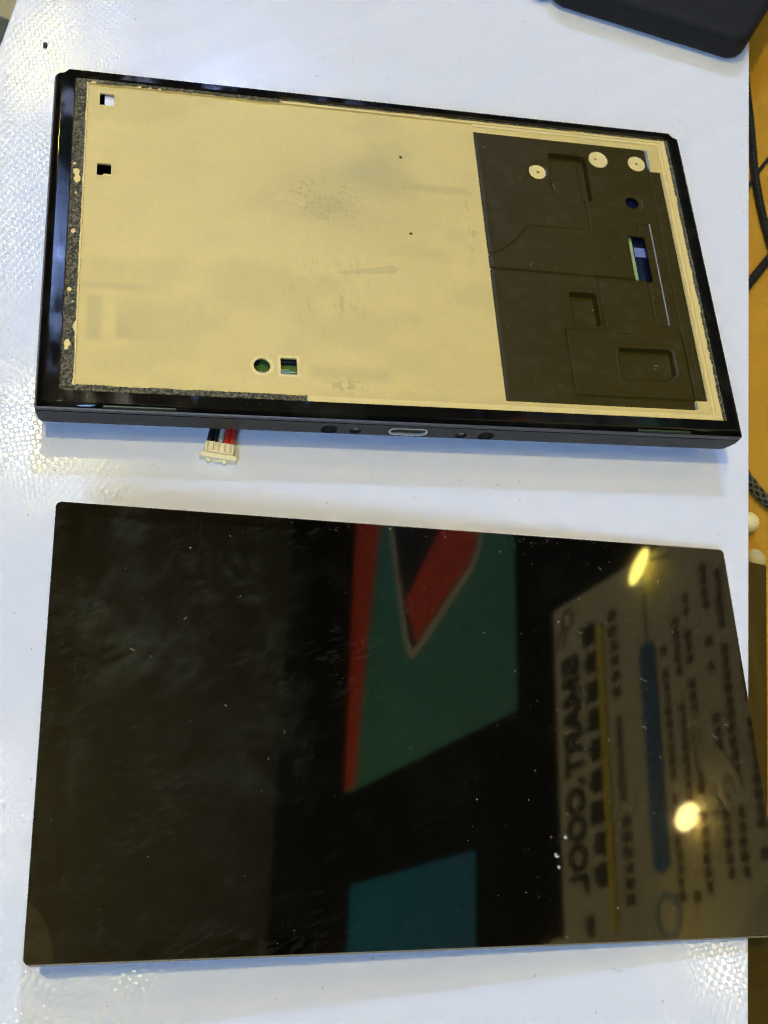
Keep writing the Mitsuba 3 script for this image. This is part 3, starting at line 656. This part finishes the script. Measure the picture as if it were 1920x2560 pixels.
# ---------------------------------------------------------------- things at the edge of the picture
def turned(o, ang):
    c, s = math.cos(ang), math.sin(ang)
    def f(v):
        v = np.asarray(v, float); return np.stack([o[0] + c * v[:, 0] - s * v[:, 1], o[1] + s * v[:, 0] + c * v[:, 1], o[2] + v[:, 2]], 1) * 1e-3
    return f
def pillow(x0, x1, y0, y1, z0, z1, rp, re):
    """A box with plan corners rp and rounded edges re."""
    t = m3.Manifold.revolve(m3.CrossSection([np.array([(0, re)] + [(0, -re)] + [(rp - re + re * math.cos(a), re * math.sin(a)) for a in np.linspace(-math.pi / 2, math.pi / 2, 13)])], m3.FillRule.NonZero), 40)
    return m3.Manifold.batch_hull([t.translate([x, y, z]) for x in (x0 + rp, x1 - rp) for y in (y0 + rp, y1 - rp) for z in (z0 + re, z1 - re)])
def leaning_case(w, sh, d, z0, z1, rp, re):
    t = m3.Manifold.revolve(m3.CrossSection([np.array([(0, re)] + [(0, -re)] + [(rp - re + re * math.cos(a), re * math.sin(a)) for a in np.linspace(-math.pi / 2, math.pi / 2, 13)])], m3.FillRule.NonZero), 40)
    return m3.Manifold.batch_hull([t.translate([x, y, z]) for x, y in ((rp, rp), (w - rp, rp), (w + sh - rp, d), (rp, d)) for z in (z0 + re, z1 - re)])
ca = math.atan2(82.4 - 93.6, 103.6 - 55.6)
tag(obj('black_case', leaning_case(60.5, 28, 82, 0.02, 9.0, 6.0, 2.6), 'm_case', smooth=40, xf=turned((50.6, 94.5, 0), ca)), 'matt black rounded case lying across the top right corner of the mat', 'case')
tag(obj('lavender_slab', pillow(-60, 0, 0, 50, 0.02, 3.2, 4.0, 1.4), plain('m_lavender', (0.17, 0.23, 0.50), 0.5), smooth=40, xf=turned((53.0, 94.6, 0), ca)), 'lavender blue slab corner at the top edge beside the black case', 'plastic piece')  # rounded lavender blue slab beside the black case

tag(obj('brown_board', tri(rbox(-8.6, 0, -215, 0, -23.9, -9, 0.5, 10)), 'm_board', smooth=30, xf=turned((92.6, -69.6, 0), math.radians(-11.3))), 'dark brown board standing against the right edge of the mat', 'board')

tag(obj('olive_board', tri(rbox(-60, 0, 0, 90, -21, -6, 0.6, 10)), 'm_olive', smooth=30, xf=turned((-89.5, 71.3, 0), math.radians(-16))), 'olive drab board past the top left corner of the mat', 'board')
tag(obj('black_pad', tri(rbox(-80, 30, -160, 60, -23.9, -21.2, 0.6, 10)), 'm_black', smooth=30, xf=turned((-110, 70.0, 0), math.radians(-12))), 'black pad on the table under the olive board', 'pad')

def braided(name, pts, rad, label):
    k = key_for(name)
    path = spline(pts, 60)
    tag(k, label, 'cable', 'cables on the wooden table')
    obj('core', tube(path, rad * 0.9, 12), 'm_cable', k, smooth=True, xf=mm)
    # braid: counter-wound strands
    L = np.r_[0, np.cumsum(np.linalg.norm(np.diff(path, axis=0), axis=1))]
    st = []
    from scipy.interpolate import interp1d
    s = np.linspace(0, L[-1], int(L[-1] / (rad * 0.35))); P = interp1d(L, path, axis=0)(s)
    t = np.gradient(P, axis=0); t /= np.linalg.norm(t, axis=1, keepdims=True)
    a = np.cross(t, [0, 0, 1.0]); a /= np.linalg.norm(a, axis=1, keepdims=True); b = np.cross(t, a)
    for d in (1, -1):
        for q in range(5):
            ph = d * s / (rad * 1.5) + q * 2 * math.pi / 5
            st.append(tube(P + (rad * 0.9) * (np.cos(ph)[:, None] * a + np.sin(ph)[:, None] * b), rad * 0.2, 5))
    tag(obj('braid', trimesh.util.concatenate(st), ('m_braid_tan' if rad > 1.4 else 'm_braid'), k, smooth=True, xf=mm), kind='stuff')
    return k
ZT = -24
braided('braided_cable', [(131, 115, -22.8), (126.9, 88.7, -22.8), (125.9, 79.3, -22.8), (123.7, 62.3, -22.6), (123.2, 50.4, -22.7), (123.4, 41.8, -22.8), (124.2, 31.9, -22.8), (131, 8, -22.8)], 1.1, 'black braided cable on the wood, the long one by the right edge of the mat')
braided('braided_cable_001', [(109, 44, -23.3), (116.5, 51.5, -23.3), (121.5, 58.3, -23.3), (125.2, 63.2, -23.3), (128.9, 67.7, -23.3), (140, 80, -23.3)], 0.55, 'thin dark cable passing under the long braided cable')
braided('braided_cable_002', [(98, 4, -22.7), (108, 16, -22.7), (115.1, 23.6, -22.7), (118.1, 27, -22.7), (121.1, 30.3, -22.7), (126, 35.5, -22.7), (136, 44, -22.7)], 1.2, 'thick black cable slanting up to the right beside the mat')
braided('braided_cable_003', [(94, -30, -22.4), (99.7, -38.8, -22.4), (101.9, -42.6, -22.4), (103.5, -45, -22.4), (105.3, -46.9, -22.4), (109, -50.6, -22.4), (118, -58, -22.4)], 1.5, 'black and tan braided cable slanting down beside the mat')
tag(obj('earbud_tip', tri(m3.Manifold.sphere(2.7, 32).scale([1, 1, 0.9]).translate([97.9, -53.3, -21.3])), 'm_ivory', smooth=True, xf=mm), 'round ivory bead on the wood, half hidden by the mat', 'bead')
tag(obj('earbud_tip_001', tri(m3.Manifold.sphere(2.6, 24).scale([1, 1.05, 0.7]).translate([98.4, -63.2, -22.2])), 'm_ivory_dull', smooth=True, xf=mm), 'dull ivory bead lying just past the end of the brown board', 'bead')

# ---------------------------------------------------------------- posters on the wall (mirrored in the display)
PW = 'notice_poster'
tag(PW, 'pale notice poster with large black title and blue banner on the dark wall', 'poster')
obj('sheet', tri(bxm(-0.34, 0.373, 0.62, 1.318, 0.001, 0.005)), 'm_poster', PW, xf=wal)
def flat(x0, x1, y0, y1, d0=0.0052, d1=0.007): return tri(bxm(x0, x1, y0, y1, d0, d1))
def print_text(text, s0, z0, h, m, name='lettering', length=0.1):
    t = meshkit.text_mesh(text, h, 0.0015, bold=True); v = np.array(t.vertices); stretch = length / np.ptp(v[:, 0])
    t = trimesh.util.concatenate([trimesh.Trimesh(np.array(t.vertices) + [dx * h * 0.028, dy * h * 0.028, q * 0.0004], t.faces, process=False) for q, (dx, dy) in enumerate(((-1, -1), (1, 1), (-1, 1), (1, -1)))]); v = np.array(t.vertices)
    k = obj(name, trimesh.Trimesh(np.c_[s0 - v[:, 0] * stretch, z0 + v[:, 1], 0.0052 + v[:, 2]], t.faces[:, ::-1], process=False), m, PW, xf=wal)
    return k
print_text('SMART.COOL', 0.287, 1.249, 0.045, 'm_print_black', length=0.349)
def glyphs(s0, s1, z0, h, n, m, seed, fill=0.78, name='characters', skip=0.0):
    """Characters too blurred to read: square signs of a few strokes each."""
    r = np.random.default_rng(seed); out = []; w = (s0 - s1) / n
    for i in range(n):
        if r.random() < skip: continue
        a, b = s0 - i * w - w * (1 - fill), s0 - (i + 1) * w
        t = h * 0.13
        for j in range(r.integers(3, 5)):
            z = z0 + h * (j + 0.15 * r.random()) / 4.2; out.append(flat(b + w * 0.1 * r.random(), a - w * 0.1 * r.random(), z, z + t))
        for j in range(r.integers(1, 4)):
            x = b + (a - b) * r.uniform(0.15, 0.85); out.append(flat(x - t / 2, x + t / 2, z0 + h * 0.1 * r.random(), z0 + h * r.uniform(0.75, 1), 0.0056, 0.0072))
    tag(obj(name, trimesh.util.concatenate(out), m, PW, xf=wal), kind='stuff')
glyphs(-0.085, -0.125, 1.235, 0.03, 1, 'm_print_brown', 3)
obj('yellow_stripe', flat(-0.12, 0.31, 1.176, 1.192), 'm_print_yellow', PW, xf=wal)
glyphs(0.328, -0.064, 1.196, 0.040, 9, 'm_print_black', 4, 0.84)
glyphs(0.326, 0.19, 1.138, 0.024, 6, 'm_print_brown', 5)
glyphs(0.165, 0.045, 1.139, 0.015, 10, 'm_print_brown', 8, 0.8)
glyphs(0.03, -0.09, 1.132, 0.022, 6, 'm_print_brown', 6)
bn = obj('banner', extr(sbox(-0.055, 1.048, 0.247, 1.084).buffer(-0.012).buffer(0.012), 0.0052, 0.0065), 'm_print_blue', PW, xf=wal)
r_ = np.random.default_rng(31); out_ = []
for i in range(13):
    a = 0.232 - i * 0.0212
    for j in range(3): out_.append(flat(a - 0.014, a - 0.002 * r_.random(), 1.056 + j * 0.008, 1.0595 + j * 0.008, 0.0066, 0.0075))
tag(obj('characters', trimesh.util.concatenate(out_), 'm_print_pale', bn, xf=wal), kind='stuff')
obj('rule', flat(0.247, 0.36, 1.064, 1.067), 'm_print_pale', PW, xf=wal)
for i, (s0, z0, n, seed) in enumerate(((0.235, 1.022, 20, 41), (0.265, 0.992, 22, 42), (0.29, 0.967, 23, 43), (0.335, 0.925, 25, 44), (0.35, 0.897, 26, 45), (0.35, 0.862, 26, 46), (0.35, 0.832, 26, 47))):
    glyphs(s0, s0 - n * 0.0165, z0, 0.0125, n, 'm_print_brown', seed, 0.85, 'text_line', 0.22)
for s0, z0, r0 in ((0.345, 1.275, 0.018), (0.318, 1.297, 0.014), (-0.108, 1.06, 0.028)):
    obj('round_mark', (cyl(r0, 0.0013) - cyl(r0 * 0.72, 1).translate([0, 0, -0.5])).translate([s0, z0, 0.0052]), 'm_print_pale' if s0 < 0 else 'm_print_brown', PW, smooth=30, xf=wal)

PT = 'teal_poster'
tag(PT, 'tall teal poster with a red stripe and cream-edged red wedge on the dark wall', 'poster')
obj('sheet', tri(bxm(0.243, 1.25, 1.447, 2.30, 0.001, 0.005)), 'm_teal', PT, xf=wal)
obj('red_stripe', extr(Polygon([(0.25, 2.30), (0.25, 2.235), (0.585, 2.185), (0.84, 2.127), (1.25, 2.03), (1.25, 2.30)]), 0.0052, 0.0062), 'm_print_red', PT, xf=wal)
wedge = Polygon([(1.25, 2.19), (0.803, 2.048), (0.668, 2.003), (0.49, 1.936), (0.466, 1.91), (0.468, 1.885), (0.517, 1.742), (0.556, 1.62), (0.585, 1.588), (0.63, 1.575), (1.25, 1.56)]).buffer(0.012).buffer(-0.004)
obj('cream_outline', extr(wedge, 0.0052, 0.0064), 'm_print_cream', PT, xf=wal)
wi = wedge.buffer(-0.021)
obj('black_field', extr(wi, 0.0066, 0.0076), 'm_print_black', PT, xf=wal)
obj('red_band', extr(wi.buffer(-0.003).intersection(Polygon([(0.46, 1.87), (0.60, 1.945), (0.69, 1.77), (0.9, 1.60), (0.9, 1.50), (0.5, 1.5)])), 0.0078, 0.0088), 'm_print_red', PT, xf=wal)
PB = 'blue_poster'
tag(obj(PB, tri(bxm(-0.50, 0.036, 1.612, 2.243, 0.001, 0.005)), 'm_blueteal', xf=wal), 'plain deep blue-green poster high on the dark wall', 'poster')

# ---------------------------------------------------------------- the lamps themselves
def lamp_thing(key, label, pos, r, rad, top=2.9, shade=False):
    tag(key, label, 'lamp')
    p = np.array(pos)
    L = lamp_radiance(pos, math.pi * r * r, None, rad)
    b = obj('bulb', trimesh.creation.icosphere(3, r), 'm_white', key, smooth=True, xf=lambda v: np.asarray(v) + p)
    scene[b]['emitter'] = {'type': 'area', 'radiance': {'type': 'rgb', 'value': L}}
    obj('socket', tri(cyl(r * 0.55, 0.05, 20)), 'm_fixture', key, smooth=30, xf=lambda v: np.asarray(v) + p + [0, 0, r + 0.001])
    if shade:
        R = r * 3.2; pr = [(r * 0.56, r * 1.9), (R, r * 0.55), (R, r * 0.48), (R * 0.97, r * 0.48), (r * 0.56, r * 1.8)]
        obj('shade', tri(m3.Manifold.revolve(m3.CrossSection([np.array(pr)], m3.FillRule.NonZero), 48)), 'm_fixture', key, smooth=30, xf=lambda v: np.asarray(v) + p)  # added unseen shade, keeps the lamp light off the ceiling above
    obj('cord', tube([p + [0, 0, r + 0.052], [p[0], p[1], top - 0.001]], 0.003, 6), 'm_fixture', key)
where = ('left of the bench', 'over the bench', 'beyond the bench', 'farthest from the bench', 'beside the wall')
for (k, pos, r, rad), w in zip(LAMPS, where):
    lamp_thing(k, f'warm bare bulb hanging on its cord {w}', pos, r, rad, shade=k[-1] in '234')
k, pos, r, rad = BULB_SKY
lamp_thing(k, 'large cool white globe lamp hanging beyond the bench', pos, r, rad, shade=True)
# two small warm lamps standing off the wall in front of the notice
def small_lamp(key, label, s, z, d, rs, L, turn=0.0):
    tag(key, label, 'lamp', 'small lamps on the wall')
    c = wal([[s, z, d]])[0]
    b = obj('bulb', trimesh.creation.icosphere(2, 1.0), 'm_white', key, smooth=True, xf=lambda v: wal((np.asarray(v) * rs) @ np.array([[math.cos(turn), math.sin(turn), 0], [-math.sin(turn), math.cos(turn), 0], [0, 0, 1.0]]) + [s, z, d]))
    scene[b]['emitter'] = {'type': 'area', 'radiance': {'type': 'rgb', 'value': L}}
    obj('arm', tube([wal([[s, z - rs[1], d]])[0], wal([[s, z - rs[1] - 0.02, d * 0.5]])[0], wal([[s, z - rs[1] - 0.02, 0.001]])[0]], 0.002, 6), 'm_fixture', key)
small_lamp('wall_lamp', 'small warm wall lamp at the far end of the notice poster', 0.352, 1.05, 0.02, [0.008, 0.030, 0.008], [26, 21, 4], 0.74)
small_lamp('wall_lamp_001', 'small warm wall lamp over the lower text of the notice poster', 0.0, 0.985, 0.02, [0.013, 0.021, 0.012], [30, 22, 8], 0.6)
# added spotlight to brighten the wall posters, no such source known
scene['added_wall_spot'] = {'type': 'spot', 'to_world': T().look_at([-0.35, -0.5, 2.6], [0.85, 0.4, 1.5], [0, 0, 1]), 'cutoff_angle': 38, 'beam_width': 30, 'intensity': {'type': 'rgb', 'value': [9.0, 6.8, 2.9]}}
SL = 'added_spotlight'
tag(SL, 'added unseen spotlight under the ceiling that brightens the wall posters', 'lamp')
d_ = np.array([1.2, 0.9, -1.1]); d_ /= np.linalg.norm(d_); p_ = np.array([-0.35, -0.5, 2.6])
obj('can', tube([p_ - d_ * 0.16, p_ - d_ * 0.02], 0.05, 20), 'm_fixture', SL)
obj('stem', tube([p_ - d_ * 0.1 + [0, 0, 0.05], [p_[0] - d_[0] * 0.1, p_[1] - d_[1] * 0.1, 2.899]], 0.008, 8), 'm_fixture', SL)
# cool flat panel lamp behind the viewer
k, pos, (pw, ph), rad = PANEL_LIGHT
tag(k, 'large cool flat panel lamp hung behind the bench', 'lamp')
p = np.array(pos); nrm = -p / np.linalg.norm(p)
ax = np.cross(nrm, [0, 0, 1.0]); ax /= np.linalg.norm(ax); ay = np.cross(nrm, ax)
def pl(v): v = np.asarray(v, float); return p + v[:, :1] * ax + v[:, 1:2] * ay + v[:, 2:] * nrm
g = trimesh.Trimesh([[-pw, -ph, 0.012], [pw, -ph, 0.012], [pw, ph, 0.012], [-pw, ph, 0.012]], [[0, 1, 2], [0, 2, 3]], process=False)
e = obj('diffuser', g, 'm_white', k, xf=pl)
scene[e]['emitter'] = {'type': 'area', 'radiance': {'type': 'rgb', 'value': lamp_radiance(pos, 4 * pw * ph, nrm, rad)}}
obj('housing', tri(bxm(-pw - 0.02, pw + 0.02, -ph - 0.02, ph + 0.02, -0.04, 0.01)), 'm_fixture', k, xf=pl)
for sx in (-1, 1):
    q = pl([[sx * pw * 0.8, 0, -0.04]])[0]
    obj('hanger', tube([q, [q[0], q[1], 2.899]], 0.003, 6), 'm_fixture', k)
